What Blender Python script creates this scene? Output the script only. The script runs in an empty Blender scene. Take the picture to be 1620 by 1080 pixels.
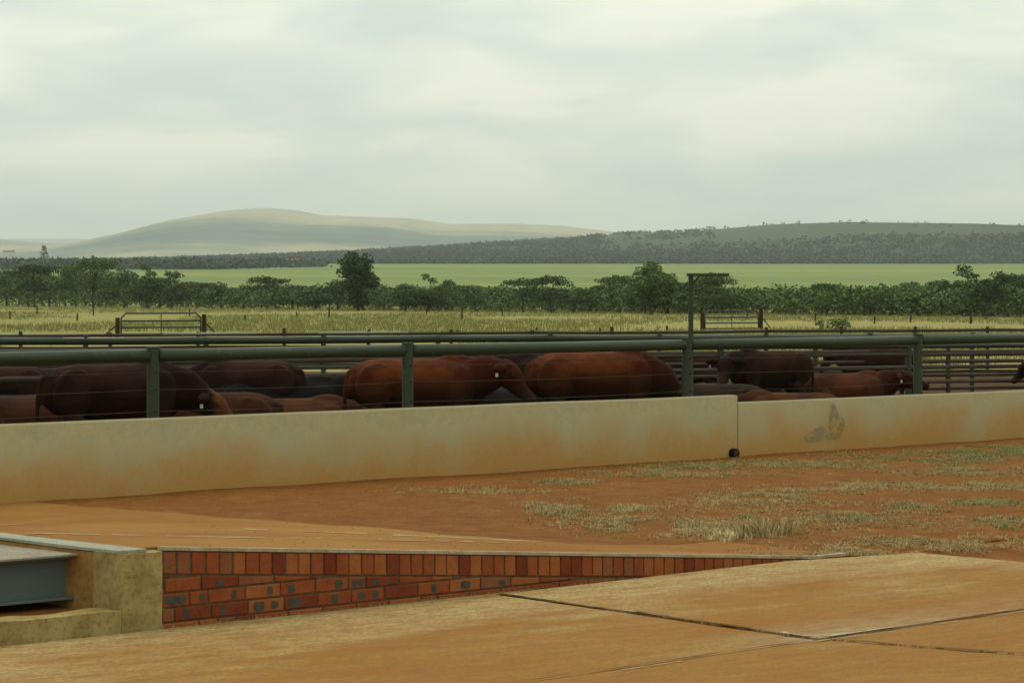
import bpy, bmesh, math, random
from mathutils import Vector, Matrix, noise
R = math.radians
random.seed(7)
S = bpy.context.scene
COL = S.collection

# ------------------------------------------------------------------ camera
F = 3200.0; HOR = 463.0; EYE = 1.87          # focal length in photo pixels, eye level row, eye height
cd = bpy.data.cameras.new('camera'); cam = bpy.data.objects.new('camera', cd); COL.objects.link(cam)
cam.location = (0, 0, EYE); cam.rotation_euler = (R(90), 0, 0)
cd.sensor_width = 36; cd.lens = 36 * F / 1620; cd.shift_y = -(540 - HOR) / 1620
cd.clip_start = 0.1; cd.clip_end = 40000
S.camera = cam

# ------------------------------------------------------------------ world
SUN_EL, SUN_AZ = 66, -35
w = bpy.data.worlds.new('World'); S.world = w; w.use_nodes = True
nt = w.node_tree; nt.nodes.clear()
def wn(t, **k):
    n = nt.nodes.new(t)
    for a, b in k.items(): setattr(n, a, b)
    return n
wo = wn('ShaderNodeOutputWorld'); bg = wn('ShaderNodeBackground'); bg.inputs[1].default_value = 0.10
sky = wn('ShaderNodeTexSky', sky_type='NISHITA', sun_disc=False, sun_elevation=R(SUN_EL), sun_rotation=R(SUN_AZ), dust_density=3.0)
tc = wn('ShaderNodeTexCoord'); mp = wn('ShaderNodeMapping'); mp.inputs['Scale'].default_value = (8.0, 8.0, 30.0)
mp.inputs['Location'].default_value = (1.3, 0.4, 2.2)
nz = wn('ShaderNodeTexNoise'); nz.inputs['Scale'].default_value = 1.0; nz.inputs['Detail'].default_value = 6; nz.inputs['Roughness'].default_value = .45; nz.inputs['Distortion'].default_value = .35
nt.links.new(tc.outputs['Generated'], mp.inputs[0]); nt.links.new(mp.outputs[0], nz.inputs['Vector'])
cr = wn('ShaderNodeValToRGB'); e = cr.color_ramp.elements
e[0].position = .36; e[0].color = (6.6, 7.4, 6.7, 1); e[1].position = .64; e[1].color = (9.3, 9.25, 7.8, 1)
m_ = e.new(.5); m_.color = (7.7, 8.2, 7.1, 1)
nt.links.new(nz.outputs[0], cr.inputs[0])
mx = wn('ShaderNodeMix', data_type='RGBA'); mx.inputs[0].default_value = .94
nt.links.new(sky.outputs[0], mx.inputs[6]); nt.links.new(cr.outputs[0], mx.inputs[7])
sz = wn('ShaderNodeSeparateXYZ'); nt.links.new(tc.outputs['Generated'], sz.inputs[0])
gz = wn('ShaderNodeMapRange'); gz.inputs[1].default_value = 0.02; gz.inputs[2].default_value = 1; gz.inputs[3].default_value = .96; gz.inputs[4].default_value = 2.5
nt.links.new(sz.outputs[2], gz.inputs[0])                      # an overcast sky is brighter overhead than at the horizon
vm = wn('ShaderNodeVectorMath', operation='SCALE'); nt.links.new(mx.outputs[2], vm.inputs[0]); nt.links.new(gz.outputs[0], vm.inputs['Scale'])
nt.links.new(vm.outputs[0], bg.inputs[0]); nt.links.new(bg.outputs[0], wo.inputs[0])

# ------------------------------------------------------------------ sun (thin overcast)
sd = bpy.data.lights.new('sun', 'SUN'); sd.energy = 0.7; sd.angle = R(20); sd.color = (1, .93, .80)
so = bpy.data.objects.new('sun', sd); COL.objects.link(so)
az = R(SUN_AZ); el = R(SUN_EL)
dvec = Vector((math.sin(az) * math.cos(el), math.cos(az) * math.cos(el), math.sin(el)))
so.rotation_euler = dvec.to_track_quat('Z', 'Y').to_euler()
S.view_settings.view_transform = 'Standard'; S.view_settings.look = 'None'
S.view_settings.gamma = 1; S.view_settings.exposure = 0.0; S.view_settings.use_curve_mapping = False
S.render.engine = 'CYCLES'
try:
    S.cycles.volume_bounces = 2; S.cycles.max_bounces = 6
except Exception: pass

# ------------------------------------------------------------------ helpers
def W(px, s, z=0.0):
    """world point seen in photo column px where one metre spans s pixels"""
    return Vector(((px - 810) / s, F / s, z))
def zat(py, s): return EYE - (py - HOR) / s
O = Vector((-1.957, 11.307, 0)); U = Vector((.8087, .5883, 0)); N = Vector((-.5883, .8087, 0))
def fr(t, o, z=0.0):
    p = O + U * t + N * o; p.z = z; return p
K = -.292
def sk(a, o, z=0.0): return fr(a + K * o, o, z)
def smooth(x): x = max(0, min(1, x)); return x * x * (3 - 2 * x)
def interp(pts, x):
    if x <= pts[0][0]: return pts[0][1]
    for (a, b), (c, d) in zip(pts, pts[1:]):
        if x <= c: return b + (d - b) * (x - a) / (c - a)
    return pts[-1][1]

def tag(o, label=None, cat=None, group=None, kind=None):
    if label: o['label'] = label
    if cat: o['category'] = cat
    if group: o['group'] = group
    if kind: o['kind'] = kind
    return o
def empty(name, loc, rz=0):
    o = bpy.data.objects.new(name, None); o.location = loc; o.rotation_euler = (0, 0, rz); COL.objects.link(o); return o
def link(name, me, parent=None, mat=None):
    o = bpy.data.objects.new(name, me); COL.objects.link(o)
    if parent: o.parent = parent
    if mat:
        for m in (mat if isinstance(mat, (list, tuple)) else [mat]): me.materials.append(m)
    return o
def from_py(name, vs, fs, mat, parent=None, smooth_=False):
    me = bpy.data.meshes.new(name); me.from_pydata(vs, [], fs); me.update()
    if smooth_:
        for p in me.polygons: p.use_smooth = True
    return link(name, me, parent, mat)
def bmobj(name, bm, mat, parent=None, smooth_=False, bevel=0):
    me = bpy.data.meshes.new(name); bmesh.ops.recalc_face_normals(bm, faces=bm.faces); bm.to_mesh(me); bm.free()
    if smooth_:
        for p in me.polygons: p.use_smooth = True
    o = link(name, me, parent, mat)
    if bevel:
        b = o.modifiers.new('bevel', 'BEVEL'); b.width = bevel; b.segments = 2; b.limit_method = 'ANGLE'
    return o
def pipe(bm, a, b, r, n=10, r2=None):
    a = Vector(a); b = Vector(b); d = b - a; L = d.length
    if L < 1e-6: return
    q = d.to_track_quat('Z', 'Y').to_matrix().to_4x4(); q.translation = (a + b) / 2
    bmesh.ops.create_cone(bm, cap_ends=True, segments=n, radius1=r, radius2=r if r2 is None else r2, depth=L, matrix=q)
def chain(bm, pts, r, n=6):
    for a, b in zip(pts, pts[1:]): pipe(bm, a, b, r, n)
def prism(bm, bottom, top):
    """closed solid between two equally long loops"""
    vb = [bm.verts.new(p) for p in bottom]; vt = [bm.verts.new(p) for p in top]; n = len(vb)
    bm.faces.new(vb[::-1]); bm.faces.new(vt)
    for i in range(n): bm.faces.new((vb[i], vb[(i + 1) % n], vt[(i + 1) % n], vt[i]))
def box(bm, c, sx, sy, sz, rz=0, m=None):
    M = Matrix.Translation(c) @ Matrix.Rotation(rz, 4, 'Z') @ Matrix.Diagonal((sx, sy, sz, 1))
    bmesh.ops.create_cube(bm, size=1, matrix=(m @ M) if m else M)

# ------------------------------------------------------------------ materials
def gp(px, py): s = (py - HOR) / EYE; return W(px, s)
Ju0, Ju1 = gp(860, 1080), gp(1620, 968)
ju = (Ju1 - Ju0).normalized()
X0 = gp(1296, 1011); Jn = (gp(1296, 1011) - gp(805, 941)).normalized(); Jm = (gp(1620, 1036) - gp(1296, 1011)).normalized()
ALB = (.63, .63, .61)          # overall reflectance of the dull, dusty surfaces
class Mt:
    def __init__(s, name, rough=.9, spec=.07):
        s.m = bpy.data.materials.new(name); s.m.use_nodes = True; s.t = s.m.node_tree
        s.b = s.t.nodes['Principled BSDF']; s.b.inputs['Roughness'].default_value = rough
        s.b.inputs['Specular IOR Level'].default_value = spec
        s.geo = s.n('ShaderNodeNewGeometry'); s.pos = s.geo.outputs['Position']; s.tc = s.n('ShaderNodeTexCoord')
    def n(s, t, **k):
        x = s.t.nodes.new(t)
        for a, b in k.items(): setattr(x, a, b)
        return x
    def L(s, a, b): s.t.links.new(a, b)
    def map(s, src, scale=(1, 1, 1), loc=(0, 0, 0), rz=0):
        x = s.n('ShaderNodeMapping'); x.inputs['Scale'].default_value = scale; x.inputs['Location'].default_value = loc
        x.inputs['Rotation'].default_value = (0, 0, rz); s.L(src, x.inputs[0]); return x.outputs[0]
    def noise(s, vec, scale, detail=4, rough=.55, dist=0):
        x = s.n('ShaderNodeTexNoise'); x.inputs['Scale'].default_value = scale; x.inputs['Detail'].default_value = detail
        x.inputs['Roughness'].default_value = rough; x.inputs['Distortion'].default_value = dist
        s.L(vec, x.inputs['Vector']); return x.outputs[0]
    def ramp(s, f, *st):
        x = s.n('ShaderNodeValToRGB'); el = x.color_ramp.elements
        while len(el) < len(st): el.new(.5)
        for q, (p, c) in zip(el, st):
            q.position = p; q.color = (c, c, c, 1) if isinstance(c, (int, float)) else (*c, 1)
        s.L(f, x.inputs[0]); return x.outputs[0]
    def mix(s, f, a, b, blend='MIX'):
        x = s.n('ShaderNodeMix', data_type='RGBA', blend_type=blend)
        for v, i in ((f, 0), (a, 6), (b, 7)):
            if hasattr(v, 'is_linked'): s.L(v, x.inputs[i])
            elif isinstance(v, (int, float)): x.inputs[i].default_value = v if i == 0 else (v, v, v, 1)
            else: x.inputs[i].default_value = (*v, 1)
        return x.outputs[2]
    def math(s, op, a, b=0):
        x = s.n('ShaderNodeMath', operation=op)
        for v, i in ((a, 0), (b, 1)):
            if hasattr(v, 'is_linked'): s.L(v, x.inputs[i])
            else: x.inputs[i].default_value = v
        return x.outputs[0]
    def sep(s, v):
        x = s.n('ShaderNodeSeparateXYZ'); s.L(v, x.inputs[0]); return x.outputs
    def col(s, c):
        s.L(s.mix(1.0, c, ALB, 'MULTIPLY'), s.b.inputs['Base Color'])
        return s
    def bump(s, h, st=.3, d=.02):
        x = s.n('ShaderNodeBump'); x.inputs['Strength'].default_value = st; x.inputs['Distance'].default_value = d
        s.L(h, x.inputs['Height']); s.L(x.outputs[0], s.b.inputs['Normal']); return s

WA = math.atan2(U.y, U.x)
def mat_dirt():
    m = Mt('red_dirt'); p = m.pos
    a = m.noise(p, .9, 6, .65, .4); b = m.noise(p, 5, 7, .75); c = m.noise(p, 38, 4, .8)
    base = m.ramp(a, (.35, (.315, .138, .032)), (.55, (.25, .098, .019)), (.72, (.33, .165, .047)))
    base = m.mix(m.ramp(b, (.42, 0), (.62, .85)), base, (0.1892, 0.0629, 0.011))
    base = m.mix(m.ramp(c, (.38, .7), (.58, 0)), base, (0.129, 0.0444, 0.009))
    o_ = m.sep(m.map(m.pos, rz=-WA))[1]
    base = m.mix(m.ramp(m.math('MULTIPLY', m.math('SUBTRACT', o_, 12), .1), (.53, 0), (.55, .85)), base, m.ramp(b, (.4, (.040, .020, .007)), (.65, (.085, .040, .013))))
    m.col(base); m.bump(m.mix(.5, b, c), .5, .03); return m.m
def mat_backfill():                 # dusty concrete ramp turning into packed earth
    m = Mt('dusty_yard'); v = m.map(m.pos, rz=-WA); st = m.map(v, (.5, 2.8, 1))
    a = m.noise(v, .5, 5, .6); s_ = m.noise(st, 1.2, 6, .65); c = m.noise(v, 26, 4, .75)
    base = m.ramp(s_, (.3, (0.297, 0.1558, 0.0408)), (.5, (0.36, 0.1804, 0.04624)), (.72, (0.306, 0.1271, 0.02584)))
    base = m.mix(m.ramp(a, (.45, 0), (.62, .8)), base, (0.27, 0.1066, 0.02176))
    base = m.mix(m.ramp(c, (.35, .35), (.6, 0)), base, (0.216, 0.0984, 0.034))
    m.col(base); m.bump(c, .25, .01); return m.m
def mat_apron():
    m = Mt('dusty_concrete', .85); v = m.map(m.pos, rz=-WA + .12); st = m.map(v, (.55, 3.2, 1))
    a = m.noise(m.map(v, (.5, 1.2, 1), (3, 1, 0)), .8, 5, .6); s_ = m.noise(st, 2.0, 7, .7); c = m.noise(m.map(v, (.6, 1.3, 1)), 55, 4, .85); f = m.noise(m.map(v, (.5, 1.6, 1)), 10, 6, .75)
    base = m.ramp(a, (.34, (.41, .25, .085)), (.46, (.375, .19, .042)), (.60, (.35, .150, .026)))
    o_ = m.sep(m.map(m.pos, rz=-WA))[1]; od = m.math('ADD', m.math('MULTIPLY', m.math('SUBTRACT', o_, 10.2), -.30), m.math('MULTIPLY', m.math('SUBTRACT', a, .5), 1.3))
    base = m.mix(m.ramp(od, (.14, .85), (.38, 0)), base, (.55, .42, .20))
    base = m.mix(m.ramp(s_, (.45, 0), (.72, .75)), base, (.30, .115, .020))
    base = m.mix(m.ramp(s_, (.28, .5), (.42, 0)), base, (.47, .34, .15))
    base = m.mix(m.ramp(f, (.38, .6), (.52, 0)), base, (.24, .11, .03))
    base = m.mix(m.ramp(c, (.43, .8), (.53, 0)), base, (.22, .12, .045))
    ja = math.atan2(ju.y, ju.x); vj = m.sep(m.map(m.pos, rz=-ja)); x0 = X0.x * math.cos(ja) + X0.y * math.sin(ja); y0 = -X0.x * math.sin(ja) + X0.y * math.cos(ja)
    w1 = m.ramp(m.math('MULTIPLY', m.math('SUBTRACT', vj[1], y0 - .02), 1.0), (.0, 0), (.03, .9), (.22, .5), (.55, 0))       # greyer cement washed along the joint
    w2 = m.ramp(m.math('MULTIPLY', m.math('SUBTRACT', vj[0], x0 - .6), .5), (.0, 0), (.3, 1), (.8, .6), (1, .35))
    base = m.mix(m.math('MULTIPLY', m.math('MULTIPLY', w1, w2), m.ramp(f, (.4, .15), (.58, 1))), base, (.42, .335, .22))
    m.col(base); m.bump(m.mix(.5, c, f), .45, .010); return m.m
def mat_wall():
    m = Mt('stained_concrete', .9); p = m.pos; v = m.map(p, rz=-WA)
    z = m.sep(p)[2]
    n1 = m.noise(v, 1.5, 6, .62); n2 = m.noise(v, 12, 8, .8); n3 = m.noise(m.map(v, (3, 3, .6)), 3, 4, .6); n4 = m.noise(v, 45, 3, .7)
    base = m.ramp(n1, (.3, (0.5254, 0.4968, 0.3117)), (.5, (0.5964, 0.5256, 0.29)), (.7, (0.6248, 0.5328, 0.3045)))
    base = m.mix(m.ramp(n2, (.40, .6), (.58, 0)), base, (0.426, 0.4176, 0.29))
    base = m.mix(m.ramp(n3, (.45, 0), (.7, .18)), base, (0.6248, 0.4464, 0.1885))
    h = m.math('ADD', z, m.math('MULTIPLY', m.math('SUBTRACT', n1, .5), -.9))
    h = m.math('ADD', h, m.math('MULTIPLY', m.math('SUBTRACT', n2, .5), -.45))
    base = m.mix(m.ramp(h, (.02, .95), (.22, .65), (.52, 0)), base, (0.5112, 0.2808, 0.07975))
    base = m.mix(m.ramp(n4, (.28, .8), (.35, 0)), base, (0.2272, 0.1872, 0.116))
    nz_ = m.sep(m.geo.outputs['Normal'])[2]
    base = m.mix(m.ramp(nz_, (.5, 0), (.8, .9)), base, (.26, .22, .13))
    m.col(base); m.bump(m.mix(.5, n2, n4), .3, .006); return m.m
def mat_conc(name, c1, c2, sc=8, dark=(.12, .09, .05)):
    m = Mt(name, .9); p = m.pos; a = m.noise(p, sc, 5, .65); b = m.noise(p, sc * 7, 4, .7)
    base = m.ramp(a, (.35, c1), (.65, c2)); base = m.mix(m.ramp(b, (.33, .7), (.5, 0)), base, dark)
    m.col(base); m.bump(b, .4, .006); return m.m
def mat_paint(name, c, wear=(.20, .22, .18), rough=.55):
    m = Mt(name, rough, .35); p = m.tc.outputs['Object']; a = m.noise(p, 2.2, 5, .7); b = m.noise(p, 18, 5, .75)
    base = m.mix(m.ramp(a, (.4, 0), (.75, .5)), c, tuple(x * .72 for x in c))
    base = m.mix(m.ramp(b, (.60, 0), (.72, .7)), base, wear)
    m.col(base); m.bump(b, .15, .003); return m.m
def mat_plain(name, c, rough=.8, var=.25, sc=12):
    m = Mt(name, rough); a = m.noise(m.tc.outputs['Object'], sc, 4, .65)
    m.col(m.ramp(a, (.3, tuple(x * (1 - var) for x in c)), (.7, tuple(x * (1 + var) for x in c)))); m.bump(a, .2, .005); return m.m
def mat_leaf(name, c1, c2, sc=.5):
    m = Mt(name, .75, .25); a = m.noise(m.pos, sc, 3, .6); oi = m.n('ShaderNodeObjectInfo')
    f = m.math('ADD', m.math('MULTIPLY', a, .55), m.math('MULTIPLY', oi.outputs['Random'], .45))
    m.col(m.ramp(f, (.3, c1), (.75, c2)))
    return m.m
def mat_cow(belly_shade=True):
    m = Mt('hide', .75, .05); v = m.tc.outputs['Object']; oi = m.n('ShaderNodeObjectInfo')
    a = m.noise(v, 2.0, 4, .6); b = m.noise(m.map(v, (1, 1, .35)), 55, 3, .7); z = m.sep(v)[2]; x = m.sep(v)[0]
    c = oi.outputs['Color']
    dk = m.mix(1, c, (.30, .25, .27), 'MULTIPLY')
    base = m.mix(m.ramp(a, (.40, 0), (.62, .85)), c, dk)
    base = m.mix(m.ramp(m.math('MULTIPLY', x, .5), (.19, 0), (.34, .92)), base, dk)       # bulls have darker necks
    base = m.mix(m.ramp(b, (.35, .35), (.6, 0)), base, dk)
    mud = m.math('ADD', m.math('MULTIPLY', z, .6), m.math('MULTIPLY', a, .35))  # height mask for the painted underside shade, broken up by noise
    base = m.mix(m.ramp(mud, (.68, .85 if belly_shade else .15), (.86, 0)), base, (.022, .0105, .006))     # shade on belly and legs painted into the hide colour
    hm_ = m.math('MULTIPLY', m.ramp(m.math('MULTIPLY', x, .5), (.535, 0), (.575, 1)), m.math('SUBTRACT', 1, oi.outputs['Alpha']))
    base = m.mix(hm_, base, (.105, .036, .012))
    m.col(base); m.bump(b, .25, .006)
    return m.m
def mat_field(name, stops, sc, dirt=None):
    m = Mt(name); v = m.map(m.pos, (.3, 1, 1)); a = m.noise(v, sc, 6, .65); b = m.noise(m.pos, sc * 14, 4, .7)
    base = m.ramp(a, *stops); base = m.mix(m.ramp(b, (.35, .4), (.6, 0)), base, tuple(x * .55 for x in stops[0][1]))
    if name == 'hill_grass':          # scrubby undergrowth on the lower slopes
        zz = m.math('ADD', m.math('MULTIPLY', m.sep(m.pos)[2], .01), m.math('MULTIPLY', a, .5))
        base = m.mix(m.ramp(zz, (.62, .85), (.95, 0)), base, (.022, .05, .030))
    m.col(base); return m.m

M = dict(mud=mat_conc('dark_joint_mud', (.11, .060, .024), (.20, .105, .04), 25, (.05, .03, .015)),
    dirt=mat_dirt(), backfill=mat_backfill(), apron=mat_apron(), wall=mat_wall(),
    lip=mat_conc('pale_worn_concrete', (.40, .30, .18), (.56, .47, .35), 7, (.34, .18, .07)),
    dustline=mat_conc('dusty_pale_line', (.38, .23, .10), (.56, .46, .34), 2.5, (.34, .17, .06)),
    pier=mat_conc('weathered_pier_concrete', (.46, .345, .145), (.31, .215, .08), 5, (.18, .125, .05)),
    pit=mat_conc('stained_pit_concrete', (.42, .25, .085), (.30, .14, .035), 4, (.18, .09, .03)),
    coping=mat_conc('grey_coping_concrete', (.33, .33, .26), (.42, .41, .33), 5, (.22, .19, .12)),
    mortar=mat_conc('mortar', (.13, .085, .05), (.20, .13, .07), 20, (.06, .04, .03)),
    green=mat_paint('green_pipe_paint', (.028, .046, .015)), green2=mat_paint('faded_green_rail', (.026, .038, .014), (.06, .045, .024)),
    rail=mat_paint('weathered_rail', (.050, .034, .018), (.10, .06, .03), .8), pale=mat_paint('bare_galvanised_rail', (.30, .30, .22), (.2, .17, .10)),
    cable=mat_plain('steel_cable', (.075, .062, .048), .6), rust=mat_plain('rusty_steel', (.055, .024, .012), .85),
    steel=mat_paint('blue_grey_steel', (.105, .135, .135), (.15, .13, .09), .5), plate=mat_conc('dusty_deck_plate', (.30, .27, .21), (.38, .33, .26), 5, (.16, .08, .04)),
    wood=mat_plain('grey_wood', (.06, .045, .03), .95), bark=mat_plain('bark', (.085, .070, .052), .95, .3, 2),
    hide=mat_cow(), hide_lying=mat_cow(False), hoof=mat_plain('hoof', (.02, .015, .012), .5), eye=mat_plain('eye', (.01, .008, .006), .15),  # lying cattle get a hide with only faint painted belly shade
    tagy=mat_plain('tag_plastic', (.72, .70, .60), .4, .05), dark=mat_plain('dark_interior', (.012, .010, .008), .9),
    leaf=mat_leaf('savanna_leaves', (.030, .058, .010), (.115, .175, .036)), leaf2=mat_leaf('pale_leaves', (.05, .085, .04), (.11, .15, .065)),
    leaf3=mat_leaf('bright_leaves', (.06, .12, .02), (.12, .19, .04), 3),
    wood_far=mat_leaf('far_wood_leaves', (.004, .024, .012), (.014, .046, .022), .02),
    straw=mat_leaf('straw', (.42, .32, .13), (.76, .62, .33), 6), drygrass=mat_leaf('dry_grass', (.24, .15, .05), (.62, .45, .19), 2),
    greengrass=mat_leaf('green_grass', (.12, .15, .035), (.25, .26, .07), 1.5), pasturegrass=mat_leaf('pasture_grass', (.22, .24, .06), (.44, .36, .12), .12),
    pasture=mat_field('pasture_ground', ((.35, (.25, .25, .065)), (.6, (.36, .30, .10)), (.75, (.19, .25, .055))), .06),
    crop=mat_field('crop', ((.36, (.155, .215, .066)), (.5, (.205, .255, .072)), (.58, (.26, .285, .075)), (.66, (.37, .37, .08))), .008),
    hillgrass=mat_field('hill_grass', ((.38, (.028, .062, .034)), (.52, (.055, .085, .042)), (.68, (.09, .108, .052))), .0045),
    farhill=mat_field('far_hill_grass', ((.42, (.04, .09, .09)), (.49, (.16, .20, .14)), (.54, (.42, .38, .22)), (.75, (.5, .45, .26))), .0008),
)

# ------------------------------------------------------------------ ground
def ofr(x, y): return (x - O.x) * N.x + (y - O.y) * N.y
def tfr(x, y): return (x - O.x) * U.x + (y - O.y) * U.y
def G(x, y):
    if y < 80:
        o = ofr(x, y)
        if o < 7.0: return -.022 if o < .2 else -.12
        z = -.05 - .33 * smooth((o - 7.6) / 14)
        return z * (1 - smooth((y - 52) / 28))
    if y < 380: return 0
    z = (y - 380) * .0208
    if y < 600: z *= smooth((y - 330) / 270)
    if y > 1500: z = (1500 - 380) * .0208 + (y - 1500) * .002
    return z
def sheet(name, xs, ys, mat, jit=0):
    vs = [(x, y, G(x, y) + (noise.noise(Vector((x * 1.3, y * 1.3, 0))) * jit if jit else 0)) for y in ys for x in xs]
    n = len(xs); fs = [(j * n + i, j * n + i + 1, (j + 1) * n + i + 1, (j + 1) * n + i) for j in range(len(ys) - 1) for i in range(n - 1)]
    o = from_py(name, vs, fs, mat, smooth_=True); tag(o, kind='structure'); return o
def rng(a, b, n): return [a + (b - a) * i / (n - 1) for i in range(n)]
xn = [-9000, -3000, -900, -300, -120] + rng(-50, 50, 201) + [120, 300, 900, 3000, 9000]
sheet('ground', xn, [-300, -60, -15, 0] + rng(3, 57, 136), M['dirt'], .012)
xw = [-9000, -3000, -1200] + rng(-600, 600, 121) + [1200, 3000, 9000]
sheet('pasture', xw, rng(57, 400, 60), M['pasture'])
sheet('crop_field', xw, rng(400, 1560, 50), M['crop'])
sheet('far_land', xw, rng(1560, 20000, 30), M['hillgrass'])

# dusty ramp and packed yard behind the brick ramp wall
H0 = .44; RL = 5.075
def ramp_z(a): return H0 * max(0, min(1, 1 - a / RL))
def yard_z(a, o):
    f = 1 if o < 1.1 else max(0, 1 - (o - 1.1) / 5.2)
    z = ramp_z(a) * f
    if o > .1: z += (noise.noise(Vector((a * .8, o * .8, 3))) * .018 + noise.noise(Vector((a * 3, o * 3, 7))) * .008) * min(1, o * .6) * (1 if a > 4 else .3)
    if a > RL and o < .6: z -= .020 * (1 - o / .6) * min(1, (a - RL) * 2)
    return z + .004
def grid(name, as_, os_, mat):
    os_ = [os_[0]] + list(os_)                # first row doubled: a skirt closes the front edge
    vs = [tuple(sk(a, o, yard_z(a, o) if j else -.14)) for j, o in enumerate(os_) for a in as_]; n = len(as_)
    fs = [(j * n + i, j * n + i + 1, (j + 1) * n + i + 1, (j + 1) * n + i) for j in range(len(os_) - 1) for i in range(n - 1)]
    ob_ = from_py(name, vs, fs, mat, smooth_=True)
    for k_ in range(len(as_) - 1): ob_.data.polygons[k_].use_smooth = False
    return tag(ob_, kind='structure')
# columns of the ramp surface split from the earth yard to the right
grid('ramp_surface', rng(-.085, RL + .35, 60), [.07] + rng(.15, 1.1, 8), M['backfill'])
def packed(a): return a
grid('packed_yard', rng(-.085, 4.1, 46), rng(1.1, 7.0, 60), M['backfill'])
grid('bare_yard', rng(4.1, 30, 214), rng(1.1, 7.0, 70), M['dirt'])
grid('yard_verge', rng(RL + .35, 30, 180), rng(-.0, 1.1, 12), M['dirt'])
grid('platform_fill', rng(-12, -.085, 10), rng(3.5, 7.0, 12), M['backfill'])

# pale worn edge of the ramp, and the pale joint line one metre in
bm = bmesh.new(); q = rng(0, RL + .3, 40)
for a, b in zip(q, q[1:]):
    w0 = -.035 + .03 * noise.noise(Vector((a * 5, 0, 0))); w1 = -.035 + .03 * noise.noise(Vector((b * 5, 0, 0)))
    za, zb = ramp_z(a) + .012, ramp_z(b) + .012
    vs = [sk(a, -.006, za), sk(b, -.006, zb), sk(b, .07 + w1, zb), sk(a, .07 + w0, za)]
    prism(bm, [v - Vector((0, 0, .02)) for v in vs], vs)
tag(bmobj('ramp_edge', bm, M['lip']), kind='structure')
bm = bmesh.new()
def strip(bm, path, wd, dz=.006):
    pts = [sk(a, o, yard_z(a, o) + dz) for a, o in path]
    for i, (p, q2) in enumerate(zip(pts, pts[1:])):
        d = (q2 - p).normalized(); s_ = Vector((-d.y, d.x, 0)) * wd
        k = .5 + .9 * noise.noise(Vector((i * .45, wd * 50, 1)))
        if k < .32: continue
        f = [bm.verts.new(x) for x in (p - s_ * k, q2 - s_ * k, q2 + s_ * k, p + s_ * k)]; bm.faces.new(f)
strip(bm, [(a, 1.03 - .02 * a) for a in rng(-.08, 3.4, 90)], .026)
strip(bm, [(3.75 - .03 * i, 1.1 + .075 * i + .02 * math.sin(i)) for i in range(0, 26)], .03)
strip(bm, [(.2 + .06 * i, 4.6 + .02 * math.sin(i)) for i in range(0, 40)], .015)
tag(bmobj('yard_joint_line', bm, M['dustline']), kind='structure')

# concrete apron in front, cast in panels
C0 = gp(1300, 884); C1 = gp(1450, 874); C2 = (gp(1620, 889) - C1).normalized()
g = .026
def slab(pts, dz):
    if sum(p.x * q_.y - q_.x * p.y for p, q_ in zip(pts, pts[1:] + pts[:1])) < 0: pts = pts[::-1]      # counter-clockwise, so the inset opens the joint
    bm = bmesh.new(); n = len(pts)
    c = sum(pts, Vector()) / n
    ins = []
    for i in range(n):        # inset by the joint width
        a, b, d = pts[i - 1], pts[i], pts[(i + 1) % n]
        n1 = (b - a).normalized(); n2 = (d - b).normalized()
        k1 = Vector((-n1.y, n1.x, 0)); k2 = Vector((-n2.y, n2.x, 0)); bis = (k1 + k2)
        bis = bis / max(.3, bis.length_squared) * 2
        ins.append(b + bis * g * .5)
    # subdivide edges so the lip can chip
    loop = []
    for i in range(n):
        a, b = ins[i], ins[(i + 1) % n]; L = (b - a).length; m = max(1, min(160, int(L / .06)))
        for j in range(m):
            p = a.lerp(b, j / m); d = (b - a).normalized(); k = Vector((-d.y, d.x, 0))
            ch = max(0, noise.noise(p * 3.1)) * .012 + max(0, noise.noise(p * 11) - .2) * .02
            loop.append(p + k * ch)
    top = [Vector((p.x, p.y, dz)) for p in loop]
    prism(bm, [Vector((p.x, p.y, -.14)) for p in loop], top)
    bmesh.ops.triangulate(bm, faces=[f for f in bm.faces if len(f.verts) > 4])
    o = bmobj('apron_slab', bm, M['apron']); tag(o, kind='structure')
A_l = fr(-14, -.01); A_r = C0.copy(); A_j = gp(790, 939)
den = C2.x * ju.y - C2.y * ju.x; LI = ((C1.x - X0.x) * C2.y - (C1.y - X0.y) * C2.x) / (ju.x * C2.y - ju.y * C2.x)     # where the slab's right edge meets the joint
slab([A_j, X0, X0 + ju * LI, C1, C0, fr(RL - .3, -.012)], .004)                        # far right panel
slab([fr(-14, -.012), X0 - ju * 14, X0, A_j, fr(2.7, -.012)][::1], -.004)     # left panel
slab([X0 - ju * 14, X0 - ju * 14 - Jn * -6, X0 + Jm * 7, X0], .001)
slab([X0, X0 + Jm * 7, X0 + Jm * 7 + ju * LI, X0 + ju * LI], -.003)
# mud packed into the joints
bm = bmesh.new()
def fill(a, b, wd, z=-.010):
    n = max(2, int((b - a).length / .08)); d = (b - a).normalized(); k = Vector((-d.y, d.x, 0)); prev = None
    for i in range(n + 1):
        p = a.lerp(b, i / n); p = Vector((p.x, p.y, z + .004 * noise.noise(p * 6))); w_ = wd * (1 if wd > .03 else max(.25, 1 + 1.8 * noise.noise(p * 4 + Vector((9, 0, 0))))); off = k * (.012 * noise.noise(p * 2.5)); cur = (bm.verts.new(p + off - k * w_), bm.verts.new(p + off + k * w_))
        if prev: bm.faces.new((prev[0], cur[0], cur[1], prev[1]))
        prev = cur
fill(A_j - Jn * .4, X0 - Jn * .03, .035); fill(X0 + Jm * .03, X0 + Jm * 7, .035); fill(X0 - ju * 14, X0 - ju * .03, .035, -.014); fill(X0 + Jm * .02, X0 + Jm * 7, .015, .009); fill(X0 - ju * 3, X0, .006, .009); fill(X0 - Jn * 1.3, X0 - Jn * .45, .010, .012); fill(X0 + ju * .03, X0 + ju * LI, .035, -.014)
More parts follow.
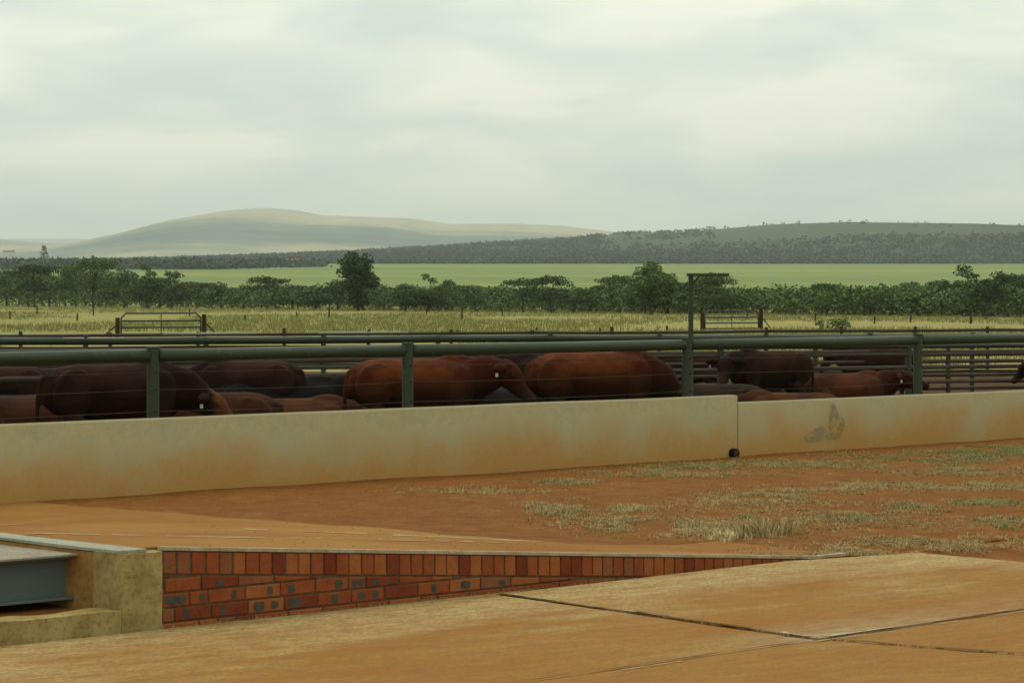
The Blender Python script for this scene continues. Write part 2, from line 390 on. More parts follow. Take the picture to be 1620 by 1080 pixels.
tag(bmobj('joint_mud', bm, M['mud']), kind='structure')
# pale chipped lips along the joints
bm = bmesh.new()
def lipline(bm, a, b, wd, thr, seed, z=.0075):
    L = (b - a).length; n = int(L / .05); d = (b - a).normalized(); k = Vector((-d.y, d.x, 0))
    for i in range(n):
        if noise.noise(Vector((i * .11, seed, 0))) < thr: continue
        p = a + d * (i * .05); q3 = a + d * ((i + 1) * .05)
        w0 = wd * (.6 + noise.noise(Vector((i * .3, seed, 4))));
        f = [Vector(x) for x in (p + k * .008, q3 + k * .008, q3 + k * (.008 + abs(w0)), p + k * (.008 + abs(w0)))]
        for v in f: v.z = z
        bm.faces.new([bm.verts.new(v) for v in f])
lipline(bm, A_j, X0, .03, .16, 1); lipline(bm, X0 - Jn * .28, X0 - Jn * .03, .07, -.4, 9); lipline(bm, Ju0, Ju1 + ju * 2, .014, .05, 2)
lipline(bm, X0 + ju * .1, X0 + ju * 4, .035, .0, 5)
tag(bmobj('joint_lip', bm, M['lip']), kind='structure')

# ------------------------------------------------------------------ brick wall along the ramp
def brick_wall():
    root = empty('brick_ramp_wall', fr(0, 0), 0)
    tag(root, 'low red brick wall tapering off along the edge of the concrete ramp', 'brick wall')
    root.rotation_euler = (0, 0, WA)
    # local frame: x along wall, -y to the viewer
    bm = bmesh.new(); vb = []; L = RL
    pr = [(0, -.05), (L, -.05), (L, ramp_z(L) + .001), (0, H0 - .012)]
    prism(bm, [Vector((x, .07, z)) for x, z in pr], [Vector((x, .008, z)) for x, z in pr])
    bmobj('mortar_bed', bm, M['mortar'], root)
    cols = [mat_conc('brick_%s' % n_, a, b, 10, d) for n_, a, b, d in (
        ('red', (.30, .070, .022), (.36, .10, .032), (.16, .05, .025)), ('orange', (.36, .105, .03), (.42, .14, .042), (.20, .08, .035)),
        ('deep_red', (.20, .042, .018), (.26, .060, .022), (.10, .03, .02)), ('burnt', (.26, .085, .035), (.32, .12, .05), (.09, .06, .05)))]
    cols.append(mat_conc('burnt_blue_patch', (.06, .065, .058), (.11, .10, .08), 25, (.16, .07, .04)))
    bm = bmesh.new(); bm2 = bmesh.new()
    rnd = random.Random(5)
    def brick(bm, x0, x1, zl0, zl1, zh0, zh1, mi, d=0):
        if max(zh0 - zl0, zh1 - zl1) < .006: return
        f = -.0 - d
        nf = len(bm.faces)
        b = [Vector((x0, .05, zl0)), Vector((x1, .05, zl1)), Vector((x1, .05, zh1)), Vector((x0, .05, zh0))]
        c = .004
        def mk(y, ins): return [Vector((x0 + ins, y, zl0 + ins)), Vector((x1 - ins, y, zl1 + ins)), Vector((x1 - ins, y, max(zl1 + ins + .001, zh1 - ins))), Vector((x0 + ins, y, max(zl0 + ins + .001, zh0 - ins)))]
        m1 = mk(f + c, 0); m2 = mk(f, c)
        V = [[bm.verts.new(v) for v in l] for l in (b, m1, m2)]
        bm.faces.new(V[2])
        for A, B in ((V[0], V[1]), (V[1], V[2])):
            for i in range(4): bm.faces.new((A[i], A[(i + 1) % 4], B[(i + 1) % 4], B[i]))
        bm.faces.ensure_lookup_table()
        for fc in bm.faces[nf:]: fc.material_index = mi
    # upper course of bricks on edge follows the slope
    x = .006
    def topz(x): return ramp_z(x) - .014
    while x < L - .1:
        wd = .078 + rnd.uniform(-.004, .004); x1 = x + wd
        lo0 = max(-.02, topz(x) - .125); lo1 = max(-.02, topz(x1) - .125)
        j = rnd.uniform(0, .003)
        brick(bm, x, x1, lo0, lo1, topz(x) - j, topz(x1) - j, rnd.choice([0, 0, 0, 1, 1, 2, 3]), rnd.uniform(0, .003))
        x = x1 + rnd.uniform(.006, .013)
    # level courses below, cut off by the sloping course
    for k in range(5):
        zl = -.055 + k * .083; zh = zl + .072
        x = -.12 * (k % 2) - .03 * k
        while x < L:
            wd = .222 + rnd.uniform(-.006, .006)
            if rnd.random() < .15: wd = .108
            x0 = max(x, .005); x1 = x + wd
            lim0 = topz(x0) - .137; lim1 = topz(x1) - .137
            if x1 > x0 + .02 and lim0 > zl + .01:
                if lim1 < zl + .008:
                    x1 = x0 + (x1 - x0) * max(.1, (lim0 - zl - .008) / max(1e-4, lim0 - lim1)); lim1 = zl + .008
                mi = rnd.choice([0, 0, 1, 2, 3, 0])
                h0, h1 = min(zh, lim0), min(zh, lim1)
                d = rnd.uniform(0, .003)
                brick(bm, x0, x1, zl, zl, h0, h1, mi, d)
                if k and x1 - x0 > .09 and min(h0, h1) - zl > .04 and rnd.random() < .7:
                    # burnt blue spots left by the kiln
                    for cxn in rnd.choice([[.3], [.28, .74], [.3, .72], [.7], [.5]]):
                        cx = x0 + (x1 - x0) * cxn; r1 = rnd.uniform(.018, .030) * (1.5 if len([1]) and rnd.random() < .25 else 1); r2 = (min(h0, h1) - zl) * rnd.uniform(.30, .40); cz = (zl + min(h0, h1)) / 2
                        vs = [bm.verts.new(Vector((cx + r1 * math.copysign(abs(math.cos(t)) ** .6, math.cos(t)) * rnd.uniform(.88, 1.1), -d - .0012, cz + r2 * math.copysign(abs(math.sin(t)) ** .6, math.sin(t)) * rnd.uniform(.88, 1.1)))) for t in [i * math.pi / 7 for i in range(14)]]
                        fc = bm.faces.new(vs); fc.material_index = 4
            x += wd + rnd.uniform(.008, .013)
    bmobj('brickwork', bm, cols, root)
brick_wall()

# ------------------------------------------------------------------ weighbridge at the left
root = empty('weighbridge', fr(-3, .4)); tag(root, 'blue grey steel weighbridge deck above a shallow concrete pit at the left', 'weighbridge')
def par(o, r=root):
    o.parent = r; o.matrix_parent_inverse = r.matrix_world.inverted() if False else Matrix.Translation(-r.location); return o
def addp(name, bm, mat, bevel=0, r=root): return par(bmobj(name, bm, mat, bevel=bevel), r)
T1 = -.318; zt = .402; ob = .38
def sbox(bm, a0, a1, o0, o1, z0, z1, ref=0):
    """block with ends along the skewed direction"""
    L = [(a0, o0), (a1, o0), (a1, o1), (a0, o1)]
    pts = [fr(a + K * (o - ref), o) for a, o in L]
    prism(bm, [Vector((p.x, p.y, z0)) for p in pts], [Vector((p.x, p.y, z1)) for p in pts])
def fbox(bm, t0, t1, o0, o1, z0, z1):
    pts = [fr(t0, o0), fr(t1, o0), fr(t1, o1), fr(t0, o1)]
    prism(bm, [Vector((p.x, p.y, z0)) for p in pts], [Vector((p.x, p.y, z1)) for p in pts])
bm = bmesh.new(); sbox(bm, -11, T1 + .012, ob - .03, 3.35, zt - .012, zt + .002, ob); addp('deck_plate', bm, M['plate'], .003)
for oo in (ob, 1.6, 3.1):
    bm = bmesh.new()
    fbox(bm, -11, T1 + K * (oo - ob), oo, oo + .10, zt - .028, zt - .014)          # top flange
    fbox(bm, -11, T1 + K * (oo - ob), oo, oo + .10, zt - .258, zt - .244)           # bottom flange
    fbox(bm, -11, T1 - .006 + K * (oo - ob), oo + .07, oo + .08, zt - .245, zt - .027)      # web
    b = addp('beam', bm, M['steel'], .002)
    bm = bmesh.new(); te = T1 + K * (oo - ob)
    fbox(bm, te - .012, te + .002, oo - .003, oo + .069, zt - .2435, zt - .0285)     # end stiffener
    e_ = bmobj('end_plate', bm, M['steel'], bevel=.001); e_.parent = b; e_.matrix_parent_inverse = Matrix.Translation(-root.location)
pit = empty('weighbridge_pit', fr(-3, 0)); tag(pit, 'weathered concrete pier, coping and low kerb round the weighbridge pit', 'concrete pit')
def addq(*a, **k): return addp(*a, r=pit, **k)
bm = bmesh.new(); sbox(bm, -.25, -.004, -.008, .22, -.05, .428)
bmesh.ops.subdivide_edges(bm, edges=bm.edges[:], cuts=9, use_grid_fill=True)
for v in bm.verts:
    v.co += Vector(noise.noise_vector(v.co * 14)) * .007
addq('pier', bm, M['pier'], 0)
bm = bmesh.new(); sbox(bm, -.246, -.004, .221, 3.4, -.05, .424, 0)
addq('pit_side_wall', bm, M['pit'], .008)
bm = bmesh.new(); sbox(bm, -.25, -.085, .012, 3.4, .430, .446, 0)
bmesh.ops.subdivide_edges(bm, edges=bm.edges[:], cuts=6, use_grid_fill=True)
for v in bm.verts: v.co += Vector(noise.noise_vector(v.co * 9)) * .006
addq('coping', bm, M['coping'], 0)
bm = bmesh.new(); fbox(bm, -11, -.252, -.01, .13, -.05, .122)
bmesh.ops.subdivide_edges(bm, edges=[e for e in bm.edges if e.calc_length() > 1], cuts=90)
for v in bm.verts: v.co += Vector(noise.noise_vector(v.co * 7)) * .012
addq('kerb', bm, M['pier'], 0)
bm = bmesh.new(); sbox(bm, -11, -.252, .13, 3.45, .02, .095, 0); addq('pit_floor', bm, M['dirt'])
bm = bmesh.new(); sbox(bm, -11, -.09, 3.4, 3.6, -.05, .443, 0); addq('pit_rear_wall', bm, M['pit'])
# torn packing left on the pier
bm = bmesh.new(); rnd = random.Random(3)
for i in range(9):
    p = fr(-.25 - rnd.uniform(.003, .012) + K * 0, .06 + .025 * i, .41 - rnd.uniform(0, .035)); box(bm, p, .012, rnd.uniform(.02, .04), rnd.uniform(.015, .05), WA + rnd.uniform(-.2, .2))
addq('torn_packing', bm, M['dark'], .002)

# ------------------------------------------------------------------ feed troughs
WO = 6.87
def trough(t0, t1, h, label, seed):
    root = empty('feed_trough', fr((t0 + t1) / 2, WO)); tag(root, label, 'feed trough', 'concrete feed troughs in a row along the pen')
    bm = bmesh.new(); n = int((t1 - t0) / .25)
    for i in range(n):
        a = t0 + (t1 - t0) * i / n; b = t0 + (t1 - t0) * (i + 1) / n
    ts = rng(t0, t1, n + 1)
    rows = [(-.0, -.1), (0, h - .012), (.012, h), (.138, h), (.15, h - .012), (.15, -.1)]
    vs = []
    for t in ts:
        vs.append([bm.verts.new(fr(t, WO + o + .004 * noise.noise(Vector((t, z * 3, seed))), z + (.006 * noise.noise(Vector((t * .7, o, seed))) if z > 0 else 0))) for o, z in rows])
    for A, B in zip(vs, vs[1:]):
        for i in range(5): bm.faces.new((A[i], B[i], B[i + 1], A[i + 1]))
    bm.faces.new(vs[0]); bm.faces.new(vs[-1][::-1])
    par(bmobj('front_wall', bm, M['wall']), root)
    bm = bmesh.new(); fbox(bm, t0, t1, WO + .151, WO + .70, -.1, .18); par(bmobj('trough_floor', bm, M['pit']), root)
    bm = bmesh.new(); fbox(bm, t0, t1, WO + .701, WO + .92, -.1, .38); par(bmobj('rear_kerb', bm, M['wall'], bevel=.01), root)
    return root
trough(-9, 10.60, .70, 'taller long concrete feed trough wall with orange mud stains at the foot', 1)
trb = trough(10.612, 26, .613, 'slightly lower concrete feed trough wall with a grey damp stain at the right', 5)
# damp stain: a thin skin of algae on the wall face
m = Mt('algae_stain'); a = m.noise(m.pos, 22, 4, .7); m.col(m.ramp(a, (.35, (.27, .27, .17)), (.7, (.38, .36, .24))))
al = m.noise(m.pos, 14, 7, .8); m.L(m.ramp(al, (.40, .0), (.60, .6)), m.b.inputs['Alpha'])
def stain(pts, off=.006):
    bm = bmesh.new(); vs = []
    for px, py in pts:
        s = 138.5 * (5209 - px) / (5209 - 1168.); p = W(px, s, zat(py, s)) - N * off; vs.append(bm.verts.new(p))
    bm.faces.new(vs); bmesh.ops.triangulate(bm, faces=bm.faces[:]); return bm
par(bmobj('damp_stain', stain([(1312, 638), (1320, 637), (1327, 655), (1336, 664), (1337, 675), (1333, 683), (1326, 680), (1320, 673), (1314, 682), (1310, 676), (1316, 664), (1313, 652)]), m.m), trb)
par(bmobj('damp_stain', stain([(1270, 692), (1276, 684), (1300, 672), (1309, 684), (1330, 682), (1332, 692), (1300, 697), (1276, 700)], .009), m.m), trb)
# drain pipe stub at the joint
bm = bmesh.new(); p = fr(10.52, WO, .045)
pipe(bm, p - N * .07, p + N * .02, .055, 20); dp = bmobj('drain_pipe', bm, M['dark'], smooth_=False, bevel=.004); tag(dp, 'short black drain pipe at the foot of the wall joint', 'pipe')
bm = bmesh.new(); pipe(bm, p - N * .074, p - N * .070, .040, 16); bmobj('pipe_mouth', bm, M['wood'], dp)

# ------------------------------------------------------------------ fences
FO = 7.66
def px_t(px, o):
    """frame coordinate along the fence seen in column px"""
    k = (px - 810) / F
    p = O + N * o
    return (k * p.y - p.x) / (U.x - k * U.y)
def fence_front():
    root = empty('pen_fence', fr(6, FO)); tag(root, 'green steel pipe fence with thick top pipe and cables behind the trough', 'fence')
    posts = [-4.2, -.9] + [px_t(x, FO) for x in (242, 645, 1087, 1452)]; d = posts[-1] - posts[-2]; posts += [posts[-1] + d, posts[-1] + 2 * d]
    zc = 1.262; r = .062
    bm = bmesh.new()
    for a, b in zip(posts, posts[1:]): pipe(bm, fr(a + .055, FO, zc), fr(b - .055, FO, zc), r, 20)
    par(bmobj('top_pipe', bm, M['green'], smooth_=True), root)
    for t in posts:
        bm = bmesh.new(); pipe(bm, fr(t, FO, .3), fr(t, FO, 1.335), .060, 20); pipe(bm, fr(t, FO, 1.335), fr(t, FO, 1.345), .066, 20)
        par(bmobj('post', bm, M['green'], smooth_=False), root)
    for z in (1.10, .93, .72, .58):
        bm = bmesh.new()
        for a, b in zip(posts, posts[1:]):
            pts = [fr(a + (b - a) * i / 8, FO - .045, z - .018 * math.sin(math.pi * i / 8) * (1 if z < 1 else .5)) for i in range(9)]
            chain(bm, pts, .0028, 5)
        par(bmobj('cable', bm, M['cable'], smooth_=True), root)
    for t in posts[1:-1]:
        for z in (1.10, .93, .72, .58):
            bm = bmesh.new(); pipe(bm, fr(t, FO - .075, z), fr(t, FO - .05, z), .010, 8)
            par(bmobj('cable_clamp', bm, M['rust']), root)
fence_front()

def rail_fence(name, A, B, zA, zB, n, hs, pr, rr, label, mats, over=.12, pale=(), group=None, cols=None):
    """straight pipe fence from A to B (ground heights zA, zB), rails at heights hs"""
    A = Vector((A.x, A.y, zA)); B = Vector((B.x, B.y, zB))
    root = empty(name, (A + B) / 2); tag(root, label, 'fence', group)
    Lv = root.location
    rn = random.Random(len(label))
    ts = [i / n for i in range(n + 1)]
    for h, r in zip(hs, rr):
        bm = bmesh.new()
        pts = [A.lerp(B, t) + Vector((0, 0, h + rn.uniform(-.012, .012))) - Lv for t in ts]
        for a, b in zip(pts, pts[1:]): pipe(bm, a, b, r, 10)
        bmobj('rail', bm, mats[0] if h == hs[0] else mats[1], root, True)
    def t_at(px):
        k = (px - 810) / F; return (k * A.y - A.x) / ((B.x - A.x) - k * (B.y - A.y))
    for t in ([t_at(c) for c in cols] if cols else ts):
        bm = bmesh.new(); p = A.lerp(B, t) - Lv; hh = hs[0] + over * rn.uniform(.4, 1.1)
        pipe(bm, p + Vector((0, 0, -.1)), p + Vector((0, 0, hh)), pr, 10); bmobj('post', bm, mats[0], root)
    for (t0, t1) in pale:
        bm = bmesh.new(); pipe(bm, A.lerp(B, t0) + Vector((0, -.02, hs[0] + .03)) - Lv, A.lerp(B, t1) + Vector((0, -.02, hs[0] + .03)) - Lv, .035, 8)
        bmobj('bare_rail', bm, M['pale'], root, True)
    return root
GR = [M['green2'], M['rail']]
rail_fence('pen_fence', W(-420, 123), W(2080, 84), -.15, -.30, 7, (1.22, 1.08, .86, .62, .38), .055, (.042, .032, .036, .032, .04), 'second green rail fence close behind the front cattle', GR, .05, (), cols=(-330, -70, 333, 800, 1140, 1437, 1800, 2060))
rail_fence('pen_fence', W(-260, 84), W(2000, 72), -.33, -.36, 13, (1.28, 1.14, .98, .78, .56, .34), .05, (.075, .03, .035, .035, .035, .035), 'third rail fence with short posts sticking above its pale patched top rail', GR, .10, ((.14, .178), (.30, .345), (.43, .50), (.71, .735)))
rail_fence('pen_fence', W(-260, 69), W(2000, 58), -.20, -.15, 18, (1.05, .90, .70, .45), .045, (.038, .03, .03, .03), 'last and farthest pen fence before the yellow pasture', [M['rail'], M['rail']], .14, ((.2, .26), (.30, .36)))
rail_fence('pen_fence', W(-260, 98), W(2000, 79), -.30, -.36, 9, (1.10, .90, .66, .40), .045, (.036, .034, .034, .034), 'rusty brown pole fence standing between the second and third green fences', [M['rail'], M['rail']], .12, cols=(-200, 40, 420, 760, 1010, 1290, 1500, 1800))
# cross rails seen beside the third fence at the right
# tall pole with an arm
root = empty('tall_pole', W(1093, 134, -.05)); tag(root, 'tall thin green steel pole with a flat arm at its top', 'pole')
hp = zat(434, 134) + .05
bm = bmesh.new(); pipe(bm, (0, 0, 0), (0, 0, hp), .030, 14); bmobj('pole', bm, M['green'], root, False)
bm = bmesh.new(); box(bm, Vector((.20, 0, hp - .005)), .50, .09, .035); bmobj('arm', bm, M['green'], root, bevel=.004)
bm = bmesh.new(); pipe(bm, (.03, 0, hp - .10), (.10, 0, hp - .02), .012, 8); bmobj('brace', bm, M['green'], root)

# field gates
def gate(px0, px1, s, ztop, label, posts, bend=True, z0=0):
    a = W(px0, s, z0); b = W(px1, s * .985, z0); root = empty('field_gate', (a + b) / 2); tag(root, label, 'gate')
    a = a - root.location; b = b - root.location; d = (b - a).normalized(); L = (b - a).length; H = ztop
    g0 = a + d * .15; g1 = b - d * .15; bm = bmesh.new(); r = .036
    up = lambda p, z: p + Vector((0, 0, z))
    chain(bm, [up(g0, .12), up(g0, H - .2), up(g0 + d * .2, H), up(g1 - d * .2, H), up(g1, H - .2), up(g1, .12), up(g0, .12)], r, 8)
    bmobj('gate_frame', bm, M['green2'], root, True)
    for z in (.40, .68):
        bm = bmesh.new(); pipe(bm, up(g0, H * z), up(g1, H * z), .036, 8); bmobj('gate_bar', bm, M['green2'], root, True)
    bm = bmesh.new(); m_ = (g0 + g1) / 2; pipe(bm, up(m_, .12), up(m_, H), .02, 8); bmobj('gate_upright', bm, M['green2'], root, True)
    for p, hh, sg in ((a, posts[0], -1), (b, posts[1], 1)):
        bm = bmesh.new(); pipe(bm, up(p, -.1), up(p, hh), .095, 12); pt = bmobj('gate_post', bm, M['rust'], root)
        if sg > 0 or px0 < 500:
            bm = bmesh.new(); pipe(bm, up(p, hh * .65), up(p + d * sg * .65, 0), .03, 8); bmobj('stay', bm, M['rust'], root)
gate(186, 323, 37.5, 1.0, 'wide tube gate with rusty posts standing in the pasture at the left', (.82, .95))
gate(1111, 1204, 32.5, .98, 'smaller tube gate with one tall dark post beside the tall pole', (.9, 1.12))

# wooden fence posts out in the pasture
for i, (px, py, hpx) in enumerate([(16, 505, 13), (59, 497, 15), (122, 507, 12), (148, 499, 12), (300, 500, 11), (388, 508, 10), (470, 503, 10), (521, 503, 22), (675, 498, 12), (731, 506, 17), (586, 530, 10), (795, 500, 12), (724, 531, 9), (848, 527, 9), (950, 528, 9), (1056, 526, 11), (1182, 505, 14), (1383, 512, 12), (1536, 512, 16), (1290, 508, 12), (1440, 510, 11)]):
    s = (py - HOR) / EYE; bm = bmesh.new(); h = hpx / s
    pipe(bm, (0, 0, -.1), (random.uniform(-.05, .05), 0, h), .08 if hpx > 14 else .06, 7, .05)
    o = bmobj('fence_post', bm, M['wood']); o.location = W(px, s, G(0, F / s)); tag(o, 'short dark wooden fence post standing in the yellow pasture grass', 'fence post', 'wooden posts scattered across the pasture')

# ------------------------------------------------------------------ foliage
def leaves(vs, fs, c, rad, n, size, rnd, up=.3):
    for _ in range(n):
        while True:
            d = Vector((rnd.uniform(-1, 1), rnd.uniform(-1, 1), rnd.uniform(-1, 1)))
            if .05 < d.length < 1: break
        d = d.normalized() * (d.length ** .5)
        p = Vector((c[0] + d.x * rad[0], c[1] + d.y * rad[1], c[2] + d.z * rad[2]))
        nn = Vector((rnd.gauss(0, 1), rnd.gauss(0, 1), rnd.gauss(0, 1) + up * 2)).normalized()
        t = nn.orthogonal().normalized(); t = Matrix.Rotation(rnd.uniform(0, 6.28), 3, nn) @ t; b = nn.cross(t)
        s = size * rnd.uniform(.6, 1.35); k = len(vs)
        vs += [tuple(p - t * s), tuple(p - b * s * .55), tuple(p + t * s), tuple(p + b * s * .55)]; fs.append((k, k + 1, k + 2, k + 3))
def tree_mesh(kind, seed):
    """unit-height tree: crown and trunk meshes"""
    rnd = random.Random(seed); vs, fs = [], []; bm = bmesh.new(); clumps = []
    if kind == 'umbrella':
        for i in range(26):
            a = rnd.uniform(0, 6.28); r = rnd.uniform(.1, .62); z = .78 + .12 * (1 - r) + rnd.uniform(-.06, .08)
            clumps.append(((r * math.cos(a), r * math.sin(a), z), (rnd.uniform(.12, .22), rnd.uniform(.12, .22), rnd.uniform(.045, .085)), 55))
        for i in range(18):
            a = rnd.uniform(0, 6.28); r = rnd.uniform(.1, .5); clumps.append(((r * math.cos(a), r * math.sin(a), rnd.uniform(.35, .68)), (.16, .16, .08), 50))
    elif kind == 'fork':
        for sx, zz in ((-.42, .93), (-.25, .82), (.30, .80), (.46, .74), (.1, .66), (-.1, .58), (.2, .5), (-.3, .45), (0, .42), (.38, .42)):
            for j in range(3):
                clumps.append(((sx + rnd.uniform(-.09, .09), rnd.uniform(-.25, .25), zz + rnd.uniform(-.05, .05)), (rnd.uniform(.10, .17), .16, rnd.uniform(.04, .08)), 50))
    elif kind == 'round':
        for i in range(64):
            d = Vector((rnd.gauss(0, 1), rnd.gauss(0, 1), rnd.gauss(0, 1))).normalized() * rnd.uniform(.5, 1)
            clumps.append(((d.x * .40, d.y * .40, .60 + d.z * .36), (.14, .14, .11), 75))
    elif kind == 'tall':
        for i in range(80):
            z = rnd.uniform(.12, .95); r = .33 * (1 - abs(z - .68) ** 2 * 2.6) ; a = rnd.uniform(0, 6.28); q = rnd.uniform(.3, 1)
            clumps.append(((r * q * math.cos(a), r * q * math.sin(a), z), (.12, .12, .09), 75))
    elif kind == 'cone':
        for i in range(40):
            z = rnd.uniform(.1, .97); r = .3 * (1 - z) + .04; a = rnd.uniform(0, 6.28)
            clumps.append(((r * math.cos(a), r * math.sin(a), z), (.09, .09, .07), 25))
    else:   # spreading bush
        for i in range(54):
            a = rnd.uniform(0, 6.28); r = rnd.uniform(0, .62); z = .24 + rnd.uniform(0, 1) * (.70 - r * .42)
            clumps.append(((r * math.cos(a), r * math.sin(a), z), (rnd.uniform(.10, .18), .15, rnd.uniform(.07, .12)), 52))
    for c, r, n in clumps: leaves(vs, fs, c, r, n, .030, rnd)
    cm = bpy.data.meshes.new('crown'); cm.from_pydata(vs, [], fs); cm.materials.append(M['leaf'])
    base = Vector((0, 0, 0)); top = Vector((rnd.uniform(-.06, .06), 0, .42)); pipe(bm, base, top * .5, .032, 7, .024); pipe(bm, top * .5, top, .024, 7, .017)
    for c, r, n in rnd.sample(clumps, 12):
        c = Vector(c); mid = top.lerp(c, .5) + Vector((0, 0, -.03)); s0 = top * rnd.uniform(.6, 1)
        pipe(bm, s0, mid, .013, 5, .009); pipe(bm, mid, c, .009, 5, .004)
    tm = bpy.data.meshes.new('trunk'); bm.to_mesh(tm); bm.free(); tm.materials.append(M['bark'])
    return cm, tm
TM = {k: [tree_mesh(k, 10 * i + j) for j in range(3)] for i, k in enumerate(('umbrella', 'fork', 'round', 'tall', 'bush'))}
KL = {'umbrella': 'flat topped dark green savanna tree in the tree line beyond the pasture', 'fork': 'ragged forked savanna tree in the tree line beyond the pasture',
      'round': 'rounded dense dark tree in the tree line beyond the pasture', 'tall': 'upright tree in the tree line', 'bush': 'low spreading dark bushy tree in the tree line beyond the pasture'}
def tree(kind, p, h, wd, label=None, leaf=None, name='savanna_tree', var=None):
    cm, tm = TM[kind][var if var is not None else random.randrange(3)]
    r = empty(name, p, random.uniform(-.5, .5) if label else random.uniform(0, 6.28))
    if kind == 'fork': r.rotation_euler = (0, 0, random.uniform(-.3, .3))
    r.scale = (wd, wd, h)
    tag(r, label or KL[kind], 'tree', 'trees in the line beyond the pasture')
    c = bpy.data.objects.new('crown', cm); COL.objects.link(c); c.parent = r
    if leaf: c.material_slots[0].link = 'OBJECT'; c.material_slots[0].material = leaf
    t = bpy.data.objects.new('trunk', tm); COL.objects.link(t); t.parent = r
    return r
def base_y(px): return 485 + px * .0105
def put(kind, px, top, half, dy=0, label=None, leaf=None, var=None):
    by = base_y(px) + dy; s = (by - HOR) / EYE; h = (by - top) / s; wd = half / s / {'umbrella': .72, 'fork': .55, 'round': .48, 'tall': .36, 'bush': .68}[kind]
    return tree(kind, W(px, s, G(0, F / s)), h / .97, wd, label, leaf, var=var)
# individual trees that can be picked out
put('umbrella', 148, 410, 50, 1, 'widest flat topped dark tree left of the gate, tallest of the left cluster')
put('umbrella', 55, 420, 45, 1, 'broad dark tree near the left end of the tree line')
put('fork', 252, 420, 32, 0, 'leaning tree whose bare fork sticks up just above the left gate')
put('tall', 567, 402, 30, 1, 'tall upright dark tree with rounded top, highest in the tree line', var=0)
put('fork', 694, 436, 26, 1, 'small flat topped tree with two spreading limbs, right of the tall upright tree')
put('umbrella', 872, 438, 42, 1, 'spreading ragged tree with open crown in the middle of the tree line')
put('round', 1030, 418, 43, 2, 'big dense rounded tree just left of the tall green pole', var=1)
put('umbrella', 1132, 434, 42, 1, 'flat crowned tree right behind the tall green pole')
put('umbrella', 1300, 449, 34, 0, 'low flat topped tree in the right half of the tree line')
put('fork', 1560, 424, 46, 4, 'large open crowned tree standing out at the right end of the tree line')
rt = random.Random(21); random.seed(21)
prof = [(-20, 422), (30, 422), (90, 420), (190, 418), (215, 436), (300, 440), (340, 444), (380, 442), (450, 438), (500, 446), (540, 440), (610, 442), (650, 441), (735, 450), (775, 441), (830, 446), (920, 458), (955, 438), (1000, 440), (1080, 440), (1175, 452), (1215, 450), (1260, 455), (1350, 456), (1410, 458), (1460, 452), (1500, 440), (1600, 440), (1640, 436)]
px = -30
while px < 1650:
    kd = rt.choice(['bush', 'bush', 'round', 'umbrella', 'bush', 'umbrella'])
    put(kd, px, interp(prof, px) + rt.uniform(-6, 9), rt.uniform(34, 50), rt.uniform(-1.5, 1.2)); px += rt.uniform(32, 42)
px = -40
while px < 1650:
    put('bush', px, interp(prof, px) + rt.uniform(2, 12), rt.uniform(34, 46), -3 + rt.uniform(-1, 1)); px += rt.uniform(30, 40)
# paler trees farther back at the right
for px, top, hw in ((540, 446, 30), (720, 450, 34), (1130, 455, 34), (1400, 452, 34), (1445, 448, 36), (1490, 445, 34), (1600, 436, 34), (1630, 430, 30), (1350, 462, 30), (900, 462, 30), (940, 456, 30)):
    put('round', px, top, hw, -7, 'paler hazy tree rising behind the dark tree line', M['leaf2'])
# thicket under the line of trees
vs, fs = [], []; rnd = random.Random(4)
for i in range(2300):
    px = rnd.uniform(-60, 1680); by = base_y(px) - rnd.uniform(-.6, 4); s = (by - HOR) / EYE; p = W(px, s)
    leaves(vs, fs, (p.x, p.y, rnd.uniform(.3, 2.0)), (rnd.uniform(.9, 1.6), 1.2, rnd.uniform(.4, .8)), 26, .17, rnd)
tag(from_py('thicket', vs, fs, M['leaf']), kind='stuff', label='dark thicket filling the shade under the tree line', cat='thicket')
# bush in the pasture
vs, fs = [], []; rnd = random.Random(9)
for i in range(26): leaves(vs, fs, (rnd.uniform(-.8, .8), rnd.uniform(-.4, .4), rnd.uniform(.1, .55)), (.18, .18, .13), 34, .055, rnd)
b = from_py('bush', vs, fs, M['leaf3']); b.location = W(1318, 33, -.05); tag(b, 'bright green leafy bush alone in the pasture at the right', 'bush')

# far woodland: countless crowns read as one mass
def far_wood(name, pts, label, mat, n_leaf=16):
    vs, fs = [], []; rnd = random.Random(len(label))
    for x, y, z, r in pts:
        leaves(vs, fs, (x, y, z + r * .7), (r * rnd.uniform(.8, 1.4), r, r * rnd.uniform(.6, .95)), n_leaf, r * .42, rnd, .5)
    return tag(from_py(name, vs, fs, mat), kind='stuff', label=label, cat='woodland')

